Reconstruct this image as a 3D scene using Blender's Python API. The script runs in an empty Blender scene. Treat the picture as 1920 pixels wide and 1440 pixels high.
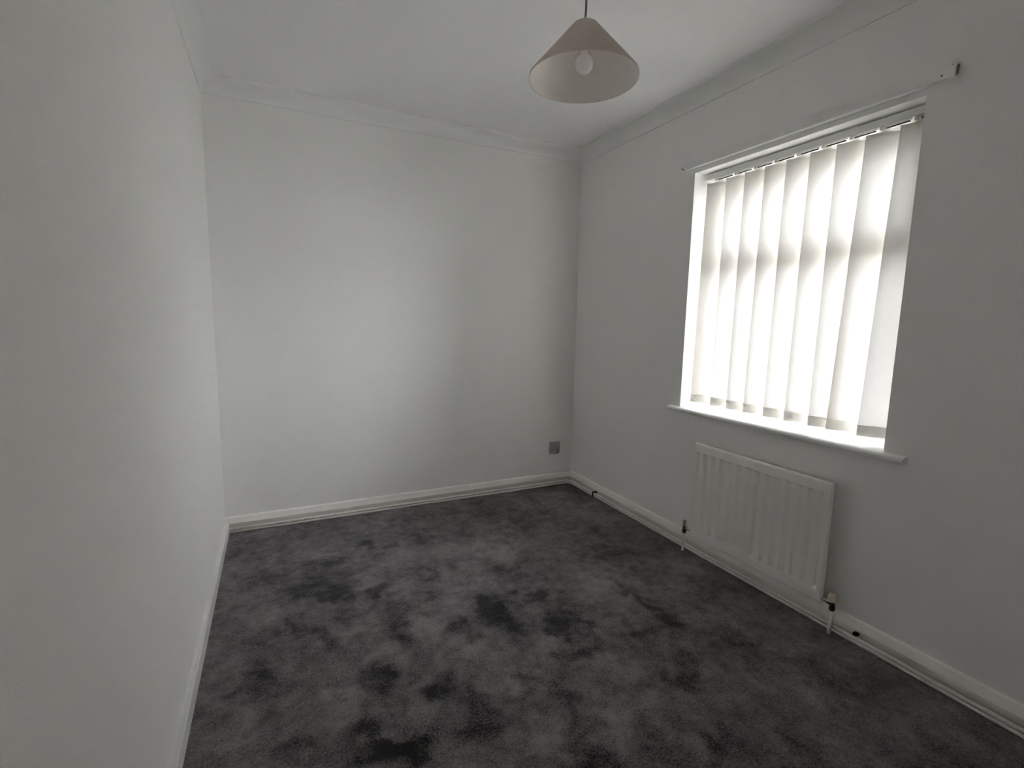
import bpy, bmesh, math, random
from mathutils import Matrix, Vector, noise

scene = bpy.context.scene
COL = scene.collection

# ------------------------------------------------------------------ camera
CAM = (-1.97416, -2.99772, 1.19496)
AX_R = Vector((0.8994, -0.4368, 0.0199)).normalized()
AX_F = Vector((0.4355, 0.8909, -0.1288)).normalized()
AX_U = AX_R.cross(AX_F).normalized()
cam_data = bpy.data.cameras.new('camera')
cam = bpy.data.objects.new('camera', cam_data)
COL.objects.link(cam)
cam.matrix_world = Matrix((
    (AX_R.x, AX_U.x, -AX_F.x, CAM[0]),
    (AX_R.y, AX_U.y, -AX_F.y, CAM[1]),
    (AX_R.z, AX_U.z, -AX_F.z, CAM[2]),
    (0, 0, 0, 1)))
cam_data.sensor_fit = 'HORIZONTAL'
cam_data.sensor_width = 36.0
cam_data.lens = 36.0 * 914.47 / 1920.0
cam_data.clip_start = 0.02
scene.camera = cam

# ------------------------------------------------------------------ sky (an even overcast day) and exposure
world = bpy.data.worlds.new('overcast_sky')
scene.world = world
world.use_nodes = True
wbg = world.node_tree.nodes['Background']
wbg.inputs['Color'].default_value = (0.955, 0.97, 1.0, 1)
wbg.inputs['Strength'].default_value = 10.0
scene.view_settings.view_transform = 'Standard'
scene.view_settings.look = 'None'
scene.view_settings.gamma = 1.0
scene.view_settings.use_curve_mapping = False
scene.view_settings.exposure = 1.38
scene.cycles.max_bounces = 16
scene.cycles.diffuse_bounces = 10
scene.cycles.transparent_max_bounces = 12
scene.cycles.use_denoising = True

# ------------------------------------------------------------------ dimensions (metres); right wall x=0, back wall y=0
W, DEPTH, H = 2.2547, 3.15, 2.356
X0, Y0 = -W, -DEPTH
REV_Y0, REV_Y1, REV_Z0, REV_Z1 = -2.040, -1.047, 0.725, 1.962
WALL_T = 0.245


# ------------------------------------------------------------------ materials
def mat(name, color, rough=0.6, var=0.04, scale=6.0, bump=0.0, bscale=120.0, metal=0.0, spec=0.5,
        sheen=0.0, translucent=None):
    m = bpy.data.materials.new(name)
    m.use_nodes = True
    nt = m.node_tree
    b = nt.nodes['Principled BSDF']
    tc = nt.nodes.new('ShaderNodeTexCoord')
    n = nt.nodes.new('ShaderNodeTexNoise')
    n.inputs['Scale'].default_value = scale
    n.inputs['Detail'].default_value = 4
    nt.links.new(tc.outputs['Object'], n.inputs['Vector'])
    r = nt.nodes.new('ShaderNodeValToRGB')
    r.color_ramp.elements[0].position = 0.3
    r.color_ramp.elements[1].position = 0.7
    r.color_ramp.elements[0].color = tuple(c * (1 - var) for c in color) + (1,)
    r.color_ramp.elements[1].color = tuple(min(1, c * (1 + var)) for c in color) + (1,)
    nt.links.new(n.outputs['Fac'], r.inputs['Fac'])
    nt.links.new(r.outputs['Color'], b.inputs['Base Color'])
    b.inputs['Roughness'].default_value = rough
    b.inputs['Metallic'].default_value = metal
    b.inputs['Specular IOR Level'].default_value = spec
    if bump:
        n2 = nt.nodes.new('ShaderNodeTexNoise')
        n2.inputs['Scale'].default_value = bscale
        n2.inputs['Detail'].default_value = 3
        nt.links.new(tc.outputs['Object'], n2.inputs['Vector'])
        bp = nt.nodes.new('ShaderNodeBump')
        bp.inputs['Strength'].default_value = bump
        bp.inputs['Distance'].default_value = 0.002
        nt.links.new(n2.outputs['Fac'], bp.inputs['Height'])
        nt.links.new(bp.outputs['Normal'], b.inputs['Normal'])
    if translucent is not None:
        tr = nt.nodes.new('ShaderNodeBsdfTranslucent')
        tr.inputs['Color'].default_value = tuple(translucent[1]) + (1,)
        mx = nt.nodes.new('ShaderNodeMixShader')
        mx.inputs['Fac'].default_value = translucent[0]
        nt.links.new(b.outputs['BSDF'], mx.inputs[1])
        nt.links.new(tr.outputs['BSDF'], mx.inputs[2])
        nt.links.new(mx.outputs['Shader'], nt.nodes['Material Output'].inputs['Surface'])
    return m


def glass_mat(name):
    m = bpy.data.materials.new(name)
    m.use_nodes = True
    nt = m.node_tree
    nt.nodes.remove(nt.nodes['Principled BSDF'])
    t = nt.nodes.new('ShaderNodeBsdfTransparent')
    n = nt.nodes.new('ShaderNodeTexNoise')
    n.inputs['Scale'].default_value = 3
    r = nt.nodes.new('ShaderNodeValToRGB')
    r.color_ramp.elements[0].color = (0.95, 0.955, 0.955, 1)
    r.color_ramp.elements[1].color = (0.97, 0.975, 0.975, 1)
    nt.links.new(n.outputs['Fac'], r.inputs['Fac'])
    nt.links.new(r.outputs['Color'], t.inputs['Color'])
    g = nt.nodes.new('ShaderNodeBsdfGlossy')
    g.inputs['Roughness'].default_value = 0.02
    f = nt.nodes.new('ShaderNodeFresnel')
    f.inputs['IOR'].default_value = 1.3
    mx = nt.nodes.new('ShaderNodeMixShader')
    nt.links.new(f.outputs['Fac'], mx.inputs['Fac'])
    nt.links.new(t.outputs['BSDF'], mx.inputs[1])
    nt.links.new(g.outputs['BSDF'], mx.inputs[2])
    nt.links.new(mx.outputs['Shader'], nt.nodes['Material Output'].inputs['Surface'])
    return m


def carpet_mat():
    m = bpy.data.materials.new('charcoal_carpet')
    m.use_nodes = True
    nt = m.node_tree
    b = nt.nodes['Principled BSDF']
    tc = nt.nodes.new('ShaderNodeTexCoord')
    at = nt.nodes.new('ShaderNodeAttribute')
    at.attribute_name = 'nap'

    def nz(scale, detail=4.0, rough=0.6):
        n = nt.nodes.new('ShaderNodeTexNoise')
        n.inputs['Scale'].default_value = scale
        n.inputs['Detail'].default_value = detail
        n.inputs['Roughness'].default_value = rough
        nt.links.new(tc.outputs['Object'], n.inputs['Vector'])
        return n

    def mth(op, a, bb):
        n = nt.nodes.new('ShaderNodeMath')
        n.operation = op
        for i, v in enumerate((a, bb)):
            if isinstance(v, (int, float)):
                n.inputs[i].default_value = v
            else:
                nt.links.new(v, n.inputs[i])
        return n.outputs[0]
    mid = nz(34, 6, 0.72)
    fine = nz(150, 5, 0.8)
    v = mth('ADD', at.outputs['Fac'], mth('MULTIPLY', mth('SUBTRACT', mid.outputs['Fac'], 0.5), 0.85))
    v = mth('ADD', v, mth('MULTIPLY', mth('SUBTRACT', fine.outputs['Fac'], 0.5), 2.0))
    r = nt.nodes.new('ShaderNodeValToRGB')
    e = r.color_ramp.elements
    e[0].position = 0.12
    e[0].color = CARPET_DARK
    e[1].position = 0.95
    e[1].color = CARPET_LIGHT
    nt.links.new(v, r.inputs['Fac'])
    nt.links.new(r.outputs['Color'], b.inputs['Base Color'])
    b.inputs['Roughness'].default_value = 0.95
    b.inputs['Specular IOR Level'].default_value = 0.1
    b.inputs['Sheen Weight'].default_value = 0.22
    b.inputs['Sheen Roughness'].default_value = 0.45
    b.inputs['Sheen Tint'].default_value = (0.9, 0.88, 0.87, 1)
    bp = nt.nodes.new('ShaderNodeBump')
    bp.inputs['Strength'].default_value = 0.7
    bp.inputs['Distance'].default_value = 0.004
    nt.links.new(fine.outputs['Fac'], bp.inputs['Height'])
    nt.links.new(bp.outputs['Normal'], b.inputs['Normal'])
    return m


CARPET_DARK = (0.010, 0.009, 0.010, 1)
CARPET_LIGHT = (0.29, 0.270, 0.274, 1)
M = {
    'wall': mat('white_wall_emulsion', (0.89, 0.885, 0.87), 0.75, 0.008, 2.0, 0.25, 160),
    'ceiling': mat('white_ceiling_emulsion', (0.90, 0.90, 0.90), 0.85, 0.01, 2.0, 0.2, 120),
    'cove': mat('white_coving', (0.88, 0.88, 0.87), 0.7, 0.01, 3.0, 0.1, 90),
    'gloss': mat('white_gloss_paint', (0.93, 0.905, 0.865), 0.22, 0.03, 5.0, 0.15, 40),
    'left_gloss': mat('white_satin_paint', (0.80, 0.80, 0.80), 0.35, 0.02, 5.0, 0.12, 40),
    'pipe': mat('painted_pipe', (0.82, 0.785, 0.74), 0.35, 0.07, 9.0, 0.25, 50),
    'upvc': mat('white_upvc', (0.85, 0.86, 0.86), 0.3, 0.01, 4.0),
    'sill': mat('white_sill_paint', (0.90, 0.90, 0.89), 0.35, 0.015, 4.0, 0.1, 60),
    'fabric': mat('cream_blind_fabric', (0.74, 0.715, 0.67), 0.9, 0.015, 30.0, 0.2, 700, spec=0.1,
                  translucent=(0.10, (0.82, 0.80, 0.78))),
    'weight': mat('hemmed_blind_pocket', (0.74, 0.715, 0.67), 0.85, 0.03, 40.0, 0.2, 600, spec=0.1),
    'plastic': mat('white_plastic', (0.86, 0.85, 0.82), 0.4, 0.01, 20.0,
                   translucent=(0.35, (0.85, 0.84, 0.8))),
    'rail': mat('white_aluminium', (0.82, 0.82, 0.81), 0.45, 0.02, 8.0),
    'batten': mat('painted_batten', (0.88, 0.875, 0.86), 0.5, 0.03, 12.0, 0.2, 60),
    'dark': mat('dark_hole', (0.03, 0.027, 0.025), 0.8, 0.1, 60.0),
    'radiator': mat('white_radiator_enamel', (0.92, 0.90, 0.87), 0.35, 0.015, 5.0),
    'brass': mat('tarnished_brass', (0.10, 0.075, 0.06), 0.4, 0.2, 60.0, metal=0.7),
    'chrome': mat('chrome', (0.75, 0.73, 0.7), 0.18, 0.05, 60.0, metal=1.0),
    'cap': mat('yellowed_plastic_cap', (0.66, 0.58, 0.45), 0.45, 0.05, 60.0),
    'cap_dark': mat('grubby_plastic_cap', (0.40, 0.34, 0.27), 0.5, 0.1, 60.0),
    'socket': mat('grey_socket_plate', (0.46, 0.44, 0.42), 0.45, 0.04, 40.0),
    'shade': mat('taupe_lamp_fabric', (0.83, 0.725, 0.66), 0.9, 0.03, 25.0, 0.3, 500, spec=0.1,
                 translucent=(0.10, (0.6, 0.5, 0.42))),
    'shade_in': mat('cream_lamp_lining', (0.93, 0.885, 0.84), 0.85, 0.02, 25.0, spec=0.15),
    'bulb': mat('opal_bulb', (0.96, 0.92, 0.93), 0.12, 0.01, 30.0),
    'flex': mat('grey_flex', (0.22, 0.22, 0.21), 0.5, 0.05, 80.0),
    'holder': mat('white_lampholder_plastic', (0.80, 0.78, 0.75), 0.5, 0.05, 60.0),
    'bare_wood': mat('bare_wood_end', (0.24, 0.16, 0.10), 0.8, 0.2, 80.0),
    'link': mat('dark_gap_strip', (0.05, 0.05, 0.05), 0.5, 0.1, 60.0),  # near-black painted for the dark gap below the blind's links
    'glass': glass_mat('window_glass'),
    'ground': mat('outdoor_paving', (0.36, 0.355, 0.34), 0.9, 0.1, 1.5, 0.4, 30),
}
M['carpet'] = carpet_mat()


# ------------------------------------------------------------------ mesh helpers
class MB:
    def __init__(self):
        self.v, self.f, self.smooth = [], [], []

    def add(self, vs, fs, smooth=False):
        o = len(self.v)
        self.v += [tuple(p) for p in vs]
        self.f += [tuple(i + o for i in f) for f in fs]
        self.smooth += [smooth] * len(fs)
        return self

    def box(self, a, b):
        (x0, y0, z0), (x1, y1, z1) = a, b
        x0, x1 = min(x0, x1), max(x0, x1)
        y0, y1 = min(y0, y1), max(y0, y1)
        z0, z1 = min(z0, z1), max(z0, z1)
        vs = [(x0, y0, z0), (x1, y0, z0), (x1, y1, z0), (x0, y1, z0),
              (x0, y0, z1), (x1, y0, z1), (x1, y1, z1), (x0, y1, z1)]
        fs = [(0, 3, 2, 1), (4, 5, 6, 7), (0, 1, 5, 4), (1, 2, 6, 5), (2, 3, 7, 6), (3, 0, 4, 7)]
        return self.add(vs, fs)

    def tube(self, pts, r, n=12, cap=True):
        """A round tube along pts; r is one radius or one per point."""
        pts = [Vector(p) for p in pts]
        rs = r if isinstance(r, (list, tuple)) else [r] * len(pts)
        vs, fs = [], []
        prev = None
        for i, p in enumerate(pts):
            if i == 0:
                t = pts[1] - pts[0]
            elif i == len(pts) - 1:
                t = pts[-1] - pts[-2]
            else:
                t = (pts[i + 1] - p).normalized() + (p - pts[i - 1]).normalized()
            t.normalize()
            if prev is None:
                a = Vector((0, 0, 1)) if abs(t.z) < 0.9 else Vector((1, 0, 0))
                u = t.cross(a).normalized()
            else:
                u = (prev - t * prev.dot(t)).normalized()
            prev = u
            w = t.cross(u)
            for k in range(n):
                an = 2 * math.pi * k / n
                vs.append(p + (u * math.cos(an) + w * math.sin(an)) * rs[i])
        for i in range(len(pts) - 1):
            for k in range(n):
                k2 = (k + 1) % n
                fs.append((i * n + k, i * n + k2, (i + 1) * n + k2, (i + 1) * n + k))
        self.add(vs, fs, True)
        if cap:
            m = (len(pts) - 1) * n
            o = len(self.v) - len(vs)
            self.f.append(tuple(o + k for k in reversed(range(n))))
            self.f.append(tuple(o + m + k for k in range(n)))
            self.smooth += [False, False]
        return self

    def lathe(self, prof, c, n=48, closed=False):
        """Profile of (radius, z) turned about the vertical through c."""
        vs, fs = [], []
        for r, z in prof:
            for k in range(n):
                a = 2 * math.pi * k / n
                vs.append((c[0] + r * math.cos(a), c[1] + r * math.sin(a), z))
        L = len(prof)
        for i in range(L if closed else L - 1):
            j = (i + 1) % L
            for k in range(n):
                k2 = (k + 1) % n
                fs.append((i * n + k, i * n + k2, j * n + k2, j * n + k))
        return self.add(vs, fs, True)

    def prism(self, prof, axis, a0, a1, cut0=None, cut1=None):
        """Closed profile of (u, v) swept along axis 'x' or 'y' from a0 to a1; cutN(u) shifts an end to a mitre."""
        n = len(prof)
        vs = []
        for a, cut in ((a0, cut0), (a1, cut1)):
            for u, v in prof:
                aa = a + (cut(u) if cut else 0)
                vs.append((aa, u, v) if axis == 'x' else (u, aa, v))
        fs = [(k, (k + 1) % n, n + (k + 1) % n, n + k) for k in range(n)]
        fs += [tuple(reversed(range(n))), tuple(range(n, 2 * n))]
        return self.add(vs, fs)

    def build(self, name, material, parent=None, origin=None, bevel=0.0, kind=None, fix=True):
        me = bpy.data.meshes.new(name)
        me.from_pydata(self.v, [], self.f)
        me.polygons.foreach_set('use_smooth', self.smooth)
        if fix:
            bm = bmesh.new()
            bm.from_mesh(me)
            bmesh.ops.recalc_face_normals(bm, faces=bm.faces)
            bm.to_mesh(me)
            bm.free()
        if origin is None and parent is None:
            xs, ys, zs = zip(*self.v)
            origin = ((min(xs) + max(xs)) / 2, (min(ys) + max(ys)) / 2, min(zs))
        ob = bpy.data.objects.new(name, me)
        COL.objects.link(ob)
        if origin is not None:
            me.transform(Matrix.Translation(-Vector(origin)))
            ob.location = origin
        if parent is not None:
            ob.parent = parent
            ob.matrix_parent_inverse = Matrix.Translation(-world_loc(parent))
        me.materials.append(material)
        if bevel:
            md = ob.modifiers.new('edge_bevel', 'BEVEL')
            md.width = bevel
            md.segments = 3
            md.limit_method = 'ANGLE'
            md.angle_limit = math.radians(40)
        if kind:
            ob['kind'] = kind
        return ob


def world_loc(o):
    v = Vector(o.location)
    p = o.parent
    while p is not None:
        if o.matrix_parent_inverse != Matrix.Identity(4):
            v = v + o.matrix_parent_inverse.translation
        v = v + Vector(p.location)
        o, p = p, p.parent
    return v


def empty(name, loc, label=None, cat=None, group=None, kind=None):
    o = bpy.data.objects.new(name, None)
    COL.objects.link(o)
    o.location = loc
    o.empty_display_size = 0.05
    tag(o, label, cat, group, kind)
    return o


def tag(o, label=None, cat=None, group=None, kind=None):
    for k, v in (('label', label), ('category', cat), ('group', group), ('kind', kind)):
        if v:
            o[k] = v
    return o

# ================================================================== the room shell
PATCHES=[
  (-1,-1.809,-0.749,0.157,0.022,0.004,-0.127),(-1,-1.728,-1.782,0.09,-0.042,-0.01,-0.046),(-1,-1.251,-2.011,0.077,-0.036,-0.021,-0.032),
  (-1,-1.223,-1.312,0.086,-0.096,-0.047,-0.074),(-1,-1.574,-0.449,0.04,-0.018,-0.008,-0.046),(-1,-1.451,-0.491,0.034,-0.015,-0.007,-0.032),
  (-1,-1.336,-0.918,0.07,0.017,-0.006,-0.053),(-1,-1.61,-0.95,0.044,-0.02,-0.016,-0.085),(-1,-1.776,-0.888,0.065,-0.029,-0.007,-0.066),
  (-1,-1.755,-0.574,0.116,-0.012,-0.002,-0.044),(-1,-0.998,-1.025,0.085,-0.038,-0.033,-0.068),(-1,-0.991,-1.238,0.045,-0.02,-0.018,-0.034),
  (-1,-1.182,-1.245,0.086,-0.038,-0.022,-0.051),(-1,-1.351,-1.334,0.042,-0.118,-0.031,-0.032),(-1,-1.566,-1.274,0.043,-0.02,-0.014,-0.056),
  (-1,-1.892,-1.128,0.086,-0.12,-0.01,-0.028),(-1,-1.684,-1.492,0.05,-0.023,-0.014,-0.067),(-1,-1.487,-1.649,0.065,-0.03,-0.025,-0.069),
  (-1,-1.471,-1.799,0.063,-0.029,-0.03,-0.074),(-1,-1.275,-1.745,0.037,-0.017,-0.02,-0.039),(-1,-1.17,-1.78,0.029,0.003,-0.014,-0.068),
  (-1,-1.201,-1.922,0.038,0.008,-0.002,-0.072),(-1,-1.003,-1.49,0.04,-0.018,-0.029,-0.047),(-1,-0.588,-1.405,0.013,-0.148,-0.02,-0.013),
  (-1,-0.862,-1.534,0.016,-0.007,-0.013,-0.018),(-1,-0.747,-1.615,0.091,-0.041,-0.028,-0.034),(-1,-1.682,-1.784,0.063,-0.029,-0.01,-0.041),
  (-1,-1.034,-1.636,0.056,-0.025,-0.031,-0.047),(-1,-0.716,-1.859,0.061,-0.001,-0.058,-0.094),(-1,-0.921,-2.115,0.044,-0.02,-0.042,-0.039),
  (-1,-1.961,-1.646,0.042,-0.019,-0.002,-0.051),(-1,-1.77,-1.682,0.044,-0.02,-0.006,-0.034),(-1,-2.065,-1.332,0.057,-0.026,0.001,-0.038),
  (-1,-2.06,-0.638,0.102,-0.045,0.001,-0.086),(-1,-0.584,-1.639,0.03,-0.054,-0.039,-0.028),(1,-0.698,-1.24,0.132,-0.058,-0.08,-0.116),
  (1,-1.135,-1.59,0.047,-0.008,-0.04,-0.096),(1,-1.489,-1.271,0.047,-0.021,-0.018,-0.062),(1,-1.644,-1.392,0.08,-0.036,-0.011,-0.05),
  (1,-1.486,-0.993,0.067,-0.03,-0.019,-0.076),(1,-1.125,-0.721,0.267,-0.117,-0.033,-0.09),(1,-1.637,-0.825,0.055,-0.025,-0.01,-0.062),
  (1,-1.813,-1.537,0.063,-0.029,-0.008,-0.061),(1,-1.606,-1.62,0.044,-0.02,-0.023,-0.084),(1,-1.383,-1.478,0.038,-0.017,-0.015,-0.038),
  (1,-1.34,-1.716,0.031,-0.014,-0.02,-0.041),(1,-0.949,-1.754,0.085,-0.039,-0.046,-0.059),(1,-1.291,-1.881,0.045,-0.021,-0.022,-0.038),
  (1,-1.795,-1.153,0.077,-0.035,-0.007,-0.058),(1,-0.183,-1.296,0.104,-0.046,-0.062,-0.062),(1,-0.611,-1.811,0.057,-0.026,-0.058,-0.055),
  (1,-2.108,-1.439,0.046,-0.021,0.004,-0.069),(1,-1.09,-1.951,0.054,-0.025,-0.037,-0.048),
]



def smooth(t):
    t = max(0.0, min(1.0, t))
    return t * t * (3 - 2 * t)


def build_floor():
    nx, ny = 190, 284
    x0, x1, y0, y1 = X0 - 0.02, 0.02, Y0 - 0.02, 0.02
    vs, nap = [], []
    for j in range(ny + 1):
        for i in range(nx + 1):
            x = x0 + (x1 - x0) * i / nx
            y = y0 + (y1 - y0) * j / ny
            wx = x + 0.07 * noise.noise((x * 9, y * 9, 3.1)) + 0.035 * noise.noise((x * 26, y * 26, 8.1))
            wy = y + 0.07 * noise.noise((x * 9, y * 9, 7.7)) + 0.035 * noise.noise((x * 26, y * 26, 1.4))
            n = 0.50 + 0.20 * noise.noise((x * 3.2, y * 3.2, 0.3)) + 0.22 * noise.noise((x * 8, y * 8, 5.0)) \
                + 0.20 * noise.noise((x * 19, y * 19, 2.0)) + 0.10 * noise.noise((x * 38, y * 38, 6.0))
            for s, cx, cy, ux, uy, vx, vy in PATCHES:
                det = ux * vy - uy * vx
                dx, dy = wx - cx, wy - cy
                a = (dx * vy - dy * vx) / det
                b = (ux * dy - uy * dx) / det
                d = math.sqrt(a * a + b * b)
                if d < 1.6:
                    n += (0.20 if s > 0 else -0.25) * smooth((1.5 - d) / 0.95)
            # pressed line in the pile near the back wall
            t = (x + 1.99) / 0.52
            if 0 < t < 1 and abs(y + 0.505 - 0.03 * t) < 0.012:
                n += 0.22 * (1 - abs(2 * t - 1)) ** 0.5
            vs.append((x, y, 0.0012 * noise.noise((x * 22, y * 22, 9.0)) + 0.0008 * noise.noise((x * 60, y * 60, 4.0))))
            nap.append(n)
    fs = []
    for j in range(ny):
        for i in range(nx):
            k = j * (nx + 1) + i
            fs.append((k, k + 1, k + nx + 2, k + nx + 1))
    mb = MB()
    mb.add(vs, fs, True)
    ob = mb.build('floor', M['carpet'], kind='structure', origin=(X0 / 2, Y0 / 2, 0), fix=False)
    at = ob.data.attributes.new('nap', 'FLOAT', 'POINT')
    at.data.foreach_set('value', nap)
    # solid slab under the carpet
    sl = MB().box((X0 - 0.1, Y0 - 0.1, -0.12), (0.1, 0.1, -0.004)).build('carpet_underlay', M['ground'], ob)
    return ob


floor = tag(build_floor(), 'charcoal carpet with brushed lighter and darker pile patches', None)

tag(MB().box((X0 - 0.1, Y0 - 0.1, H), (WALL_T, 0.1, H + 0.15)).build('ceiling', M['ceiling'], kind='structure'),
    'plain white painted ceiling')
tag(MB().box((X0 - 0.1, 0, -0.12), (WALL_T, 0.1, H)).build('wall_back', M['wall'], kind='structure'),
    'white wall with the power socket')
tag(MB().box((X0 - 0.1, Y0, -0.12), (X0, 0, H)).build('wall_left', M['wall'], kind='structure'),
    'bare white wall opposite the window')
tag(MB().box((X0 - 0.1, Y0 - 0.1, -0.12), (WALL_T, Y0, H)).build('wall_front', M['wall'], kind='structure'),
    'white wall facing the socket wall')


def build_window_wall():
    mb = MB()
    # one skin with a hole: inner face, outer face and the four reveal faces
    ys = [Y0, REV_Y0, REV_Y1, 0.0]
    zs = [-0.12, REV_Z0, REV_Z1, H]
    for x in (0.0, WALL_T):
        vs = [(x, y, z) for z in zs for y in ys]
        fs = []
        for j in range(3):
            for i in range(3):
                if i == 1 and j == 1:
                    continue
                k = j * 4 + i
                fs.append((k, k + 1, k + 5, k + 4))
        mb.add(vs, fs)
    a = [(0, REV_Y0, REV_Z0), (0, REV_Y1, REV_Z0), (0, REV_Y1, REV_Z1), (0, REV_Y0, REV_Z1)]
    b = [(WALL_T, p[1], p[2]) for p in a]
    mb.add(a + b, [(k, (k + 1) % 4, 4 + (k + 1) % 4, 4 + k) for k in range(4)])
    a = [(0, Y0, -0.12), (0, 0, -0.12), (0, 0, H), (0, Y0, H)]
    b = [(WALL_T, p[1], p[2]) for p in a]
    mb.add(a + b, [(k, (k + 1) % 4, 4 + (k + 1) % 4, 4 + k) for k in range(4)])
    ob = mb.build('wall_right', M['wall'], kind='structure')
    bm = bmesh.new()
    bm.from_mesh(ob.data)
    bmesh.ops.remove_doubles(bm, verts=bm.verts, dist=1e-5)
    bmesh.ops.recalc_face_normals(bm, faces=bm.faces)
    bm.to_mesh(ob.data)
    bm.free()
    return tag(ob, 'white wall around the window')


build_window_wall()

# ---- coving: concave quarter profile with a small lip at wall and ceiling, mitred at the corners
C = 0.075
prof = [(0, -C), (0.004, -C), (0.005, -C + 0.003)]
for k in range(1, 12):
    a = math.radians(90 * k / 12)
    prof.append((0.069 - 0.064 * math.cos(a), -C + 0.004 + 0.061 * math.sin(a)))
prof += [(0.069, -0.010), (0.0735, -0.010), (C, -0.0085), (C, 0.0), (0, 0.0)]
runs = [
    ('trim_1', 'x', X0, 0.0, [(-d, H + z) for d, z in prof], lambda u: -u, lambda u: u, 'coving above the socket wall'),
    ('trim_2', 'y', Y0, 0.0, [(-d, H + z) for d, z in prof], lambda u: -u, lambda u: u, 'coving above the window wall'),
    ('trim_3', 'y', Y0, 0.0, [(X0 + d, H + z) for d, z in prof], lambda u: u - X0, lambda u: X0 - u,
     'coving above the bare wall'),
    ('trim_4', 'x', X0, 0.0, [(Y0 + d, H + z) for d, z in prof], lambda u: u - Y0, lambda u: Y0 - u,
     'coving above the wall facing the socket'),
]
for nm, ax, a0, a1, pr, c0, c1, lb in runs:
    ob = MB().prism(pr, ax, a0, a1, c0, c1).build(nm, M['cove'], kind='structure')
    ob['label'] = 'white ' + lb

# ---- skirting: a proud upper board over a set-back plinth on the piped walls, a plain square board on the left
sk = [(0, 0.088), (-0.008, 0.087), (-0.012, 0.083), (-0.022, 0.054), (-0.022, 0.047), (-0.003, 0.046), (-0.003, -0.004), (0, -0.004)]
ob = MB().prism(sk, 'x', X0, 0.0, None, lambda u: u).build('baseboard_back', M['gloss'], kind='structure')
tag(ob, 'cream-white gloss skirting board on the socket wall')
ob = MB().prism(sk, 'y', Y0, 0.0, None, lambda u: u).build('baseboard_right', M['gloss'], kind='structure')
tag(ob, 'cream-white gloss skirting board under the window')
sl = [(X0, 0.060), (X0 + 0.016, 0.060), (X0 + 0.0185, 0.0575), (X0 + 0.0185, -0.004), (X0, -0.004)]
ob = MB().prism(sl, 'y', Y0, -0.019).build('baseboard_left', M['left_gloss'], kind='structure')
tag(ob, 'white square-edged skirting board on the bare wall')
sf = [(Y0, 0.086), (Y0 + 0.018, 0.086), (Y0 + 0.018, -0.004), (Y0, -0.004)]
ob = MB().prism(sf, 'x', X0 + 0.0185, -0.019).build('baseboard_front', M['left_gloss'], kind='structure')
tag(ob, 'white skirting board on the wall facing the socket')

# ---- window: outer frame, transom, fanlight sash, glass, handle, inner sill board, outer sill
FX0, FX1 = 0.145, 0.212
win = empty('window_1', (0.18, (REV_Y0 + REV_Y1) / 2, REV_Z0), 'white double-pane window behind the blind', kind='structure')
yA, yB, zA, zB = REV_Y0, REV_Y1, 0.750, REV_Z1
T0, T1 = 1.465, 1.520
mb = MB()
mb.box((FX0, yA, zA), (FX1, yA + 0.045, zB)).box((FX0, yB - 0.045, zA), (FX1, yB, zB))
mb.box((FX0, yA + 0.045, zA), (FX1, yB - 0.045, zA + 0.05)).box((FX0, yA + 0.045, zB - 0.07), (FX1, yB - 0.045, zB))
fr = mb.build('window_frame', M['upvc'], win, bevel=0.003)
MB().box((FX0, yA + 0.045, T0), (FX1, yB - 0.045, T1)).build('transom', M['upvc'], win, bevel=0.003)
s0, s1, sz0, sz1 = yA + 0.04, yB - 0.04, T1 - 0.005, zB - 0.065
mb = MB()
mb.box((FX0 + 0.012, s0, sz0), (FX1 + 0.01, s0 + 0.042, sz1)).box((FX0 + 0.012, s1 - 0.042, sz0), (FX1 + 0.01, s1, sz1))
mb.box((FX0 + 0.012, s0 + 0.042, sz0), (FX1 + 0.01, s1 - 0.042, sz0 + 0.05))
mb.box((FX0 + 0.012, s0 + 0.042, sz1 - 0.05), (FX1 + 0.01, s1 - 0.042, sz1))
sash = mb.build('fanlight_sash', M['upvc'], win, bevel=0.003)
MB().box((0.176, s0 + 0.038, sz0 + 0.045), (0.180, s1 - 0.038, sz1 - 0.045)).build('pane', M['glass'], sash)
MB().box((0.176, yA + 0.04, zA + 0.045), (0.180, yB - 0.04, T0 + 0.005)).build('pane', M['glass'], fr)
ym = (yA + yB) / 2
mb = MB().box((FX0 + 0.012, ym - 0.035, sz0 + 0.012), (FX0 + 0.004, ym + 0.035, sz0 + 0.036))
mb.box((FX0 + 0.006, ym - 0.012, sz0 + 0.017), (FX0 - 0.009, ym + 0.012, sz0 + 0.031))
mb.box((FX0 - 0.004, ym - 0.012, sz0 + 0.016), (FX0 - 0.011, ym + 0.095, sz0 + 0.032))
MB_h = mb.build('window_handle', M['plastic'], sash, bevel=0.002)
mb = MB()
mb.box((-0.001, REV_Y0, 0.7255), (FX0 + 0.01, REV_Y1, 0.750))
nose = []
for k in range(9):
    a = math.radians(90 + 180 * k / 8)
    nose.append((-0.021 + 0.0125 * math.cos(a), 0.7375 + 0.0125 * math.sin(a)))
mb.prism([(0.0, 0.750)] + nose + [(0.0, 0.725)], 'y', -2.118, -0.982)
MB_s = mb.build('window_sill', M['sill'], win)
mb = MB().prism([(FX1 - 0.005, 0.749), (0.35, 0.733), (0.35, 0.70), (FX1 - 0.005, 0.70)], 'y', REV_Y0 + 0.002, REV_Y1 - 0.002)
mb.build('outer_sill', M['upvc'], win)

# ---- outdoors, where the light comes from: paving in front of the house
tag(MB().box((WALL_T, -14, -0.4), (22, 14, -0.15)).build('ground', M['ground'], kind='structure'),
    'pale paving outside the window')

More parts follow.
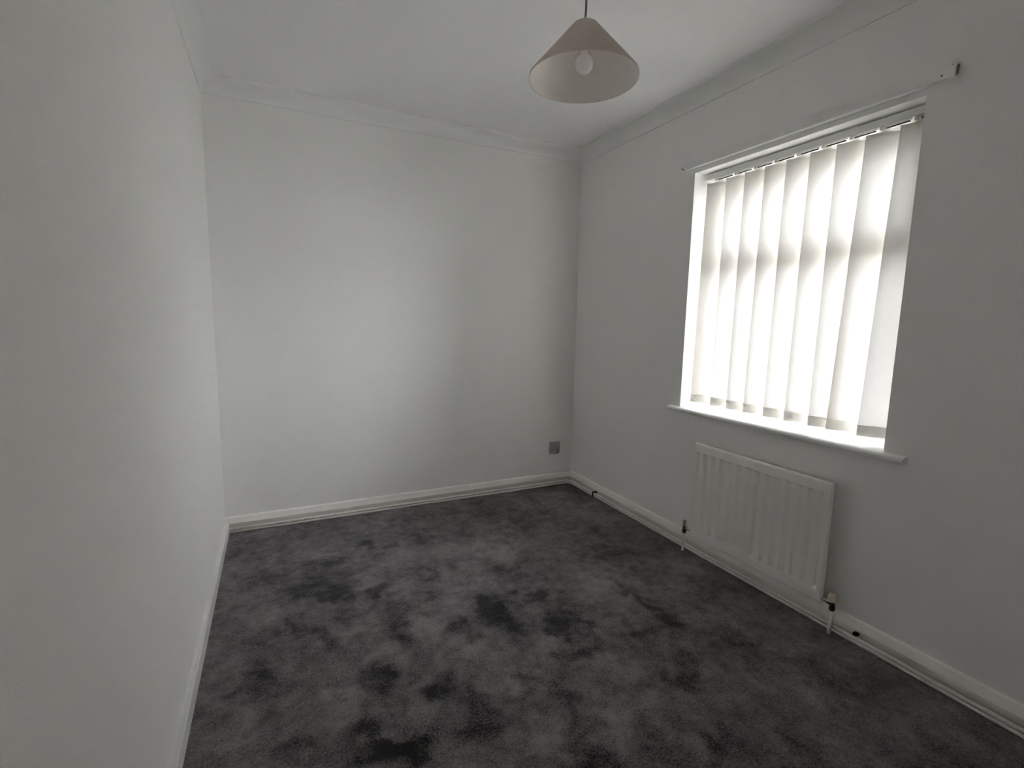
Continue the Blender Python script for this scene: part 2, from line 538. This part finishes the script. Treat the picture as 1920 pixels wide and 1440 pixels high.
# ================================================================== the vertical blind
SLAT_TOP = [-1.0779, -1.1948, -1.3012, -1.4075, -1.5105, -1.6165, -1.7234, -1.8299, -1.9437]
SLAT_BOT = [-1.0600, -1.1951, -1.2949, -1.3931, -1.5022, -1.6056, -1.7153, -1.7915, -1.9116]
SLAT_X, SLAT_W, SLAT_A = 0.058, 0.112, math.radians(31)
SZ0, SZ1 = 0.777, 1.911
blind = empty('vertical_blind', (0.09, (REV_Y0 + REV_Y1) / 2, SZ0),
              'cream vertical slat blind hanging closed in the window', 'blind')
mb = MB().box((0.060, REV_Y0 + 0.004, 1.928), (0.116, REV_Y1 - 0.012, 1.956))
hr = mb.build('headrail', M['rail'], blind, bevel=0.002)
for yb in (-1.30, -1.78):
    MB().box((0.062, yb - 0.012, 1.954), (0.10, yb + 0.012, REV_Z1 + 0.001)).build('bracket', M['plastic'], hr)
random.seed(4)
slat_edges = []
for i, (yt, yb) in enumerate(zip(SLAT_TOP, SLAT_BOT)):
    w = SLAT_W if i < 8 else 0.106
    ang_t = SLAT_A + math.radians(random.uniform(-2, 2))
    ang_b = SLAT_A + math.radians(random.uniform(-5, 6))
    if i == 8:
        ang_t = ang_b = math.radians(34)
    nz_, nu = 24, 6

    def pt(u, t):
        """u across from the room-side edge (0) to the window-side edge (1); t from top (0) to bottom (1)"""
        yl = yt + (yb - yt) * t
        a = ang_t + (ang_b - ang_t) * t
        bow = 0.0025 * math.sin(math.pi * u)
        z = SZ1 + (SZ0 - SZ1) * t
        return Vector((SLAT_X + u * w * math.sin(a) - bow * math.cos(a), yl - u * w * math.cos(a) - bow * math.sin(a), z))
    vs = [pt(u / nu, t / nz_) for t in range(nz_ + 1) for u in range(nu + 1)]
    fs = [(t * (nu + 1) + u, t * (nu + 1) + u + 1, (t + 1) * (nu + 1) + u + 1, (t + 1) * (nu + 1) + u)
          for t in range(nz_) for u in range(nu)]
    mb = MB()
    mb.add(vs, fs, True)
    slat = mb.build('slat', M['fabric'], blind, fix=False)
    # hemmed pocket holding the weight, wrapped round the bottom of the slat
    n = Vector((-math.cos(ang_b), -math.sin(ang_b), 0))
    mb = MB()
    hz = 0.043 / (SZ1 - SZ0)
    front, back = [], []
    for t in (1 - hz, 1.0):
        for u in range(nu + 1):
            p = pt(u / nu, t)
            thick = 0.0022 if 0 < u < nu else 0.0012
            front.append(p + n * thick)
            back.append(p - n * thick)
    mm = nu + 1
    vs = front + back
    fs = []
    for u in range(nu):
        fs += [(u, u + 1, mm + u + 1, mm + u), (2 * mm + u, 3 * mm + u, 3 * mm + u + 1, 2 * mm + u + 1),
               (u, 2 * mm + u, 2 * mm + u + 1, u + 1), (mm + u, mm + u + 1, 3 * mm + u + 1, 3 * mm + u)]
    fs += [(0, mm, 3 * mm, 2 * mm), (nu, 2 * mm + nu, 3 * mm + nu, mm + nu)]
    mb.add(vs, fs)
    mb.build('bottom_weight', M['weight'], slat)
    # little chain hook at the room-side corner of the weight
    p = pt(0, 1 - hz * 1.0)
    MB().tube([p + Vector((-0.001, 0.0, 0.002)), p + Vector((-0.002, 0.006, 0.001)), p + Vector((-0.003, 0.007, -0.004)),
               p + Vector((-0.001, 0.002, -0.007))], 0.0012, 6).build('chain_hook', M['weight'], slat)
    # hanger plate at the top and its stem up into the rail
    c = pt(0.5, 0)
    d = (pt(1, 0) - pt(0, 0)).normalized()
    up = Vector((0, 0, 1))
    nn = Vector((-math.cos(ang_t), -math.sin(ang_t), 0)) * 0.0012
    c = c - nn * 2.5
    prof2 = [(-0.046, -0.014), (0.046, -0.014), (0.046, -0.004), (0.014, 0.004), (0.004, 0.006), (0.004, 0.020),
             (-0.004, 0.020), (-0.004, 0.006), (-0.014, 0.004), (-0.046, -0.004)]
    mb = MB()
    L = len(prof2)
    vs = [c + d * a + up * b + nn for a, b in prof2] + [c + d * a + up * b - nn for a, b in prof2]
    fs = [tuple(range(L)), tuple(range(2 * L - 1, L - 1, -1))] + \
         [(k, L + k, L + (k + 1) % L, (k + 1) % L) for k in range(L)]
    mb.add(vs, fs)
    mb.build('hanger', M['plastic'], slat)
    slat_edges.append((c, pt(0, 1 - hz * 1.0), pt(0, 1 - hz * 0.5)))
for i in range(9):
    # carrier truck and the spacer link to the next truck under the rail
    c = slat_edges[i][0]
    tr = MB().box((0.066, c.y - 0.009, 1.916), (0.106, c.y + 0.009, 1.929)).build('carrier', M['plastic'], hr, bevel=0.002)
    y2 = slat_edges[i + 1][0].y if i < 8 else c.y - 0.055
    MB().box((0.062, c.y, 1.9225), (0.065, y2 + 0.012, 1.9265)).build('spacer_link_and_gap', M['plastic'], hr)
    MB().box((0.0655, c.y - 0.012, 1.9165), (0.0675, y2 + 0.020, 1.9215)).build('spacer_link_and_gap', M['link'], hr)  # dark strip added to stand in for the dark gap below the white link
for i in range(8):
    a, b = slat_edges[i][1], slat_edges[i + 1][1]
    off = Vector((-0.004, 0, -0.002))
    pts = []
    for k in range(13):
        t = k / 12
        p = a.lerp(b, t) + off
        p.z -= 0.030 * 4 * t * (1 - t)
        p.x -= 0.002
        pts.append(p)
    MB().tube(pts, 0.0006, 6).build('bottom_chain', M['plastic'], blind)

# ================================================================== batten over the window
bat = empty('curtain_batten', (-0.009, -1.54, 1.986), 'white painted wooden batten fixed to the wall above the window', 'batten')
mb = MB()
ys = [-0.966, -1.2, -1.6, -2.0, -2.112, -2.120]
vs, fs = [], []
for y in ys:
    e = 0.006 if y < -2.115 else (0.003 if y > -0.97 else 0.0)
    vs += [(0.001, y, 1.986), (-0.020, y, 1.986), (-0.020, y, 2.028 - e), (-0.014, y, 2.031 - e), (0.001, y, 2.031)]
for j in range(len(ys) - 1):
    for k in range(5):
        fs.append((j * 5 + k, j * 5 + (k + 1) % 5, (j + 1) * 5 + (k + 1) % 5, (j + 1) * 5 + k))
o = 5 * (len(ys) - 1)
fs += [(4, 3, 2, 1, 0), tuple(o + k for k in range(5))]
mb.add(vs, fs)
board = mb.build('board', M['batten'], bat)
for y, z, r in ((-0.975, 1.997, 0.004), (-0.985, 1.993, 0.003), (-2.085, 1.999, 0.0025), (-2.112, 2.022, 0.0015)):
    MB().tube([(-0.0192, y, z), (-0.0208, y, z)], r, 10).build('screw_hole', M['dark'], board)
for y in (-0.9655, -2.1205):
    MB().add([(-0.015, y, 1.992), (-0.003, y, 1.995), (-0.001, y, 2.024), (-0.011, y, 2.020),
              (-0.015, y + (0.001 if y > -1 else -0.001), 1.992), (-0.003, y + (0.001 if y > -1 else -0.001), 1.995),
              (-0.001, y + (0.001 if y > -1 else -0.001), 2.024), (-0.011, y + (0.001 if y > -1 else -0.001), 2.020)],
             [(0, 1, 2, 3), (4, 5, 6, 7), (0, 1, 5, 4), (1, 2, 6, 5), (2, 3, 7, 6), (3, 0, 4, 7)]
             ).build('end_grain', M['bare_wood'], board)

# ================================================================== radiator
RY0, RY1, RZ0, RZ1, RXF, RXB = -1.919, -1.234, 0.108, 0.600, -0.072, -0.054
rad = empty('radiator', (-0.060, (RY0 + RY1) / 2, RZ0), 'white fluted panel radiator on the wall below the window', 'radiator')
NG, G0, GP = 14, -1.2635, -0.0480
GW, GD, GZ0, GZ1 = 0.0135, 0.0125, 0.153, 0.555
ysamp = sorted(set([RY0, RY0 + 0.002, RY0 + 0.005, RY0 + 0.009, RY1, RY1 - 0.002, RY1 - 0.005, RY1 - 0.009] +
                   [G0 + GP * g + GW * k / 5 for g in range(NG) for k in range(-5, 6)]))
zsamp = sorted(set([RZ0, RZ0 + 0.002, RZ0 + 0.006, RZ0 + 0.010, RZ1, RZ1 - 0.002, RZ1 - 0.006, RZ1 - 0.010] +
                   [GZ0 + 0.002 * k for k in range(-1, 10)] + [GZ1 - 0.002 * k for k in range(-1, 8)] +
                   [0.2, 0.28, 0.36, 0.44, 0.5]))


def rad_x(y, z):
    x = RXF
    e = min(y - RY0, RY1 - y, z - RZ0, RZ1 - z)
    if e < 0.009:
        x += 0.009 * (1 - math.sqrt(max(0, 1 - ((0.009 - e) / 0.009) ** 2)))
    for g in range(NG):
        d = abs(y - (G0 + GP * g)) / GW
        if d < 1:
            along = min(smooth((z - GZ0) / 0.016), smooth((GZ1 - z) / 0.0045))
            x += GD * along * smooth(min(1, (1 - d) * 1.25))
    return x


mb = MB()
ny, nz_ = len(ysamp), len(zsamp)
vs = [(rad_x(y, z), y, z) for z in zsamp for y in ysamp]
fs = [(j * ny + i, j * ny + i + 1, (j + 1) * ny + i + 1, (j + 1) * ny + i) for j in range(nz_ - 1) for i in range(ny - 1)]
ring = [(0, i) for i in range(ny)] + [(j, ny - 1) for j in range(1, nz_)] + \
       [(nz_ - 1, i) for i in range(ny - 2, -1, -1)] + [(j, 0) for j in range(nz_ - 2, 0, -1)]
o = len(vs)
for j, i in ring:
    vs.append((RXB, ysamp[i], zsamp[j]))
for k in range(len(ring)):
    k2 = (k + 1) % len(ring)
    a, b = ring[k][0] * ny + ring[k][1], ring[k2][0] * ny + ring[k2][1]
    fs.append((a, o + k, o + k2, b))
fs.append(tuple(range(o, o + len(ring))))
mb.add(vs, fs, True)
panel = mb.build('panel', M['radiator'], rad)
for y in (RY0 + 0.11, RY1 - 0.11):
    MB().box((0.001, y - 0.015, 0.17), (RXB - 0.002, y + 0.015, 0.53)).build('bracket', M['radiator'], rad)
# seam along the lower edge
MB().box((RXF - 0.0008, RY0 + 0.012, 0.1265), (RXF + 0.004, RY1 - 0.012, 0.1285)).build('seam', M['radiator'], panel)


def valve(y, side, cap_mat, cap_r, cap_h, tail_end, big):
    x = -0.058
    sgn = 1 if side == 'left' else -1
    v = MB().lathe([(0.0, 0.098), (0.0075, 0.098), (0.0105, 0.103), (0.0105, 0.116), (0.0085, 0.119), (0.0085, 0.135),
                    (0.007, 0.139), (0.0, 0.139)], (x, y), 16)
    v = v.build('valve', M['brass'], rad)
    b = MB().lathe([(0.0, 0.137), (cap_r * 0.92, 0.137), (cap_r, 0.140), (cap_r, 0.137 + cap_h - 0.005),
                    (cap_r * 0.8, 0.137 + cap_h), (0.0, 0.137 + cap_h)], (x, y), 20)
    b.build('valve_cap', cap_mat, v)
    edge = RY1 if side == 'left' else RY0
    MB().tube([(x, y, 0.128), (x, edge - sgn * 0.004, 0.128)], 0.0065, 12).build('union_tail', M['chrome'], v)
    MB().tube([(x, y - sgn * 0.010, 0.128), (x, y - sgn * 0.022, 0.128)], 0.0105, 6).build('union_nut', M['chrome'], v)
    MB().tube([(x, y, 0.104), (x, y, 0.05), (x - 0.001, y + 0.002, tail_end)], big, 12).build('feed_pipe', M['pipe'], rad)


valve(-1.190, 'left', M['cap_dark'], 0.0095, 0.030, -0.004, 0.006)
valve(-1.957, 'right', M['cap'], 0.0165, 0.030, -0.004, 0.0075)

# ================================================================== heating pipes along the skirting
PX = -0.0305
upper = empty('heating_pipe', (-0.6, PX, 0.02), 'upper cream-painted heating pipe running round the skirting', 'pipe')
Rb = 0.035


def pipe_path(off, z, zr):
    pts = [(X0 + 0.0185, -off, z), (X0 + 0.6, -off, z), (-0.9, -off, z), (-off - Rb, -off, z)]
    for k in range(1, 8):
        a = math.radians(90 * k / 8)
        pts.append((-off - Rb + Rb * math.sin(a), -off - Rb + Rb * math.cos(a), z + (zr - z) * k / 8))
    pts += [(-off, -off - Rb, zr), (-off, -1.0, zr), (-off, -2.0, zr), (-off, Y0 + 0.018, zr)]
    return pts


MB().tube(pipe_path(0.0265, 0.0230, 0.0215), 0.0075, 14).build('pipe_run', M['pipe'], upper)
lower = empty('heating_pipe', (-0.6, PX, 0.0), 'lower cream-painted heating pipe lying on the carpet edge', 'pipe')
MB().tube(pipe_path(0.0275, 0.0066, 0.0064), 0.0066, 14).build('pipe_run', M['pipe'], lower)


def clip(x0, x1, y0, y1, z0, z1, nm, m, parent):
    return MB().box((x0, y0, z0), (x1, y1, z1)).build(nm, m, parent, bevel=0.0015)


clip(-0.002, -0.0385, -0.339, -0.330, 0.0140, 0.036, 'pipe_clip', M['dark'], upper)
clip(-0.002, -0.0385, -0.339, -0.330, 0.001, 0.0138, 'pipe_clip', M['dark'], lower)
clip(-0.002, -0.0265, -2.036, -2.022, 0.028, 0.040, 'pipe_clip', M['dark'], upper)

# ================================================================== power socket
so = empty('wall_socket', (-0.154, 0.0, 0.236), 'grey single plug socket on the white wall beside the corner', 'socket')
plate = MB().box((-0.197, 0.001, 0.236), (-0.112, -0.0095, 0.322)).build('plate', M['socket'], so, bevel=0.003)
for x, z, hw, hh in ((-0.1545, 0.292, 0.0025, 0.0045), (-0.1655, 0.269, 0.004, 0.002), (-0.1435, 0.269, 0.004, 0.002)):
    MB().box((x - hw, -0.0088, z - hh), (x + hw, -0.0098, z + hh)).build('pin_slot', M['dark'], plate)
for x in (-0.186, -0.123):
    MB().tube([(x, -0.0085, 0.279), (x, -0.0102, 0.279)], 0.003, 10).build('screw', M['chrome'], plate)

# ================================================================== pendant lamp
LC = (-1.131, -1.707)
LZ0, LZ1, LR0, LR1 = 1.900, 2.044, 0.160, 0.036
lamp = empty('pendant_lamp', (LC[0], LC[1], LZ0), 'taupe conical pendant lampshade with an unlit bulb on a grey flex', 'lamp')
th = 0.0016
outer = [(LR0, LZ0), (LR0 - 0.0006, LZ0 + 0.004), (LR1 + 0.0045, LZ1 - 0.005), (LR1, LZ1)]
inner = [(LR1 - th, LZ1), (LR1 + 0.0045 - th, LZ1 - 0.005), (LR0 - 0.0006 - th, LZ0 + 0.004), (LR0 - th, LZ0)]
sh = MB().lathe(outer + [(LR1 - 0.0008, LZ1 + 0.0003)], LC, 96).build('shade', M['shade'], lamp)
MB().lathe([(LR1 - 0.0008, LZ1 + 0.0003)] + inner + [(LR0, LZ0)], LC, 96).build('lining', M['shade_in'], sh)
MB().lathe([(LR0 + 0.0007 * math.cos(a) - 0.0008, LZ0 + 0.0018 * math.sin(a))
            for a in [2 * math.pi * k / 8 for k in range(8)]], LC, 96, closed=True).build('rim_tape', M['shade'], sh)
mb = MB()
for k in range(3):
    a = math.radians(35 + 120 * k)
    mb.tube([(LC[0] + 0.016 * math.cos(a), LC[1] + 0.016 * math.sin(a), 2.012),
             (LC[0] + 0.034 * math.cos(a), LC[1] + 0.034 * math.sin(a), 2.020),
             (LC[0] + (LR1 - 0.001) * math.cos(a), LC[1] + (LR1 - 0.001) * math.sin(a), LZ1 - 0.002)], 0.0014, 6)
mb.lathe([(0.016 + 0.0018 * math.cos(t), 2.012 + 0.0018 * math.sin(t)) for t in [2 * math.pi * k / 8 for k in range(8)]],
         LC, 32, closed=True)
mb.build('shade_carrier', M['flex'], sh)
MB().lathe([(0.0, 2.062), (0.006, 2.062), (0.011, 2.054), (0.0125, 2.046), (0.0125, 2.024), (0.0165, 2.020), (0.0165, 2.008),
            (0.0145, 2.004), (0.0145, 1.988), (0.0, 1.988)], LC, 32).build('lampholder', M['holder'], lamp)
bp = [(0.0, 1.912)]
for k in range(1, 13):
    a = math.radians(-90 + 140 * k / 12)
    bp.append((0.0272 * math.cos(a), 1.9405 + 0.0285 * math.sin(a)))
bp += [(0.0150, 1.970), (0.0132, 1.980), (0.0128, 1.992), (0.0, 1.992)]
MB().lathe(bp, LC, 40).build('bulb', M['bulb'], lamp)
pts = [(LC[0] + 0.0012 * math.sin(k * 1.3), LC[1] + 0.0012 * math.cos(k * 0.9), 2.058 + (H - 0.02 - 2.058) * k / 10)
       for k in range(11)]
MB().tube(pts, 0.0032, 10).build('flex', M['flex'], lamp)
MB().lathe([(0.0, H + 0.001), (0.040, H + 0.001), (0.040, H - 0.008), (0.034, H - 0.018), (0.012, H - 0.024), (0.007, H - 0.034),
            (0.0, H - 0.034)], LC, 40).build('ceiling_rose', M['plastic'], lamp)
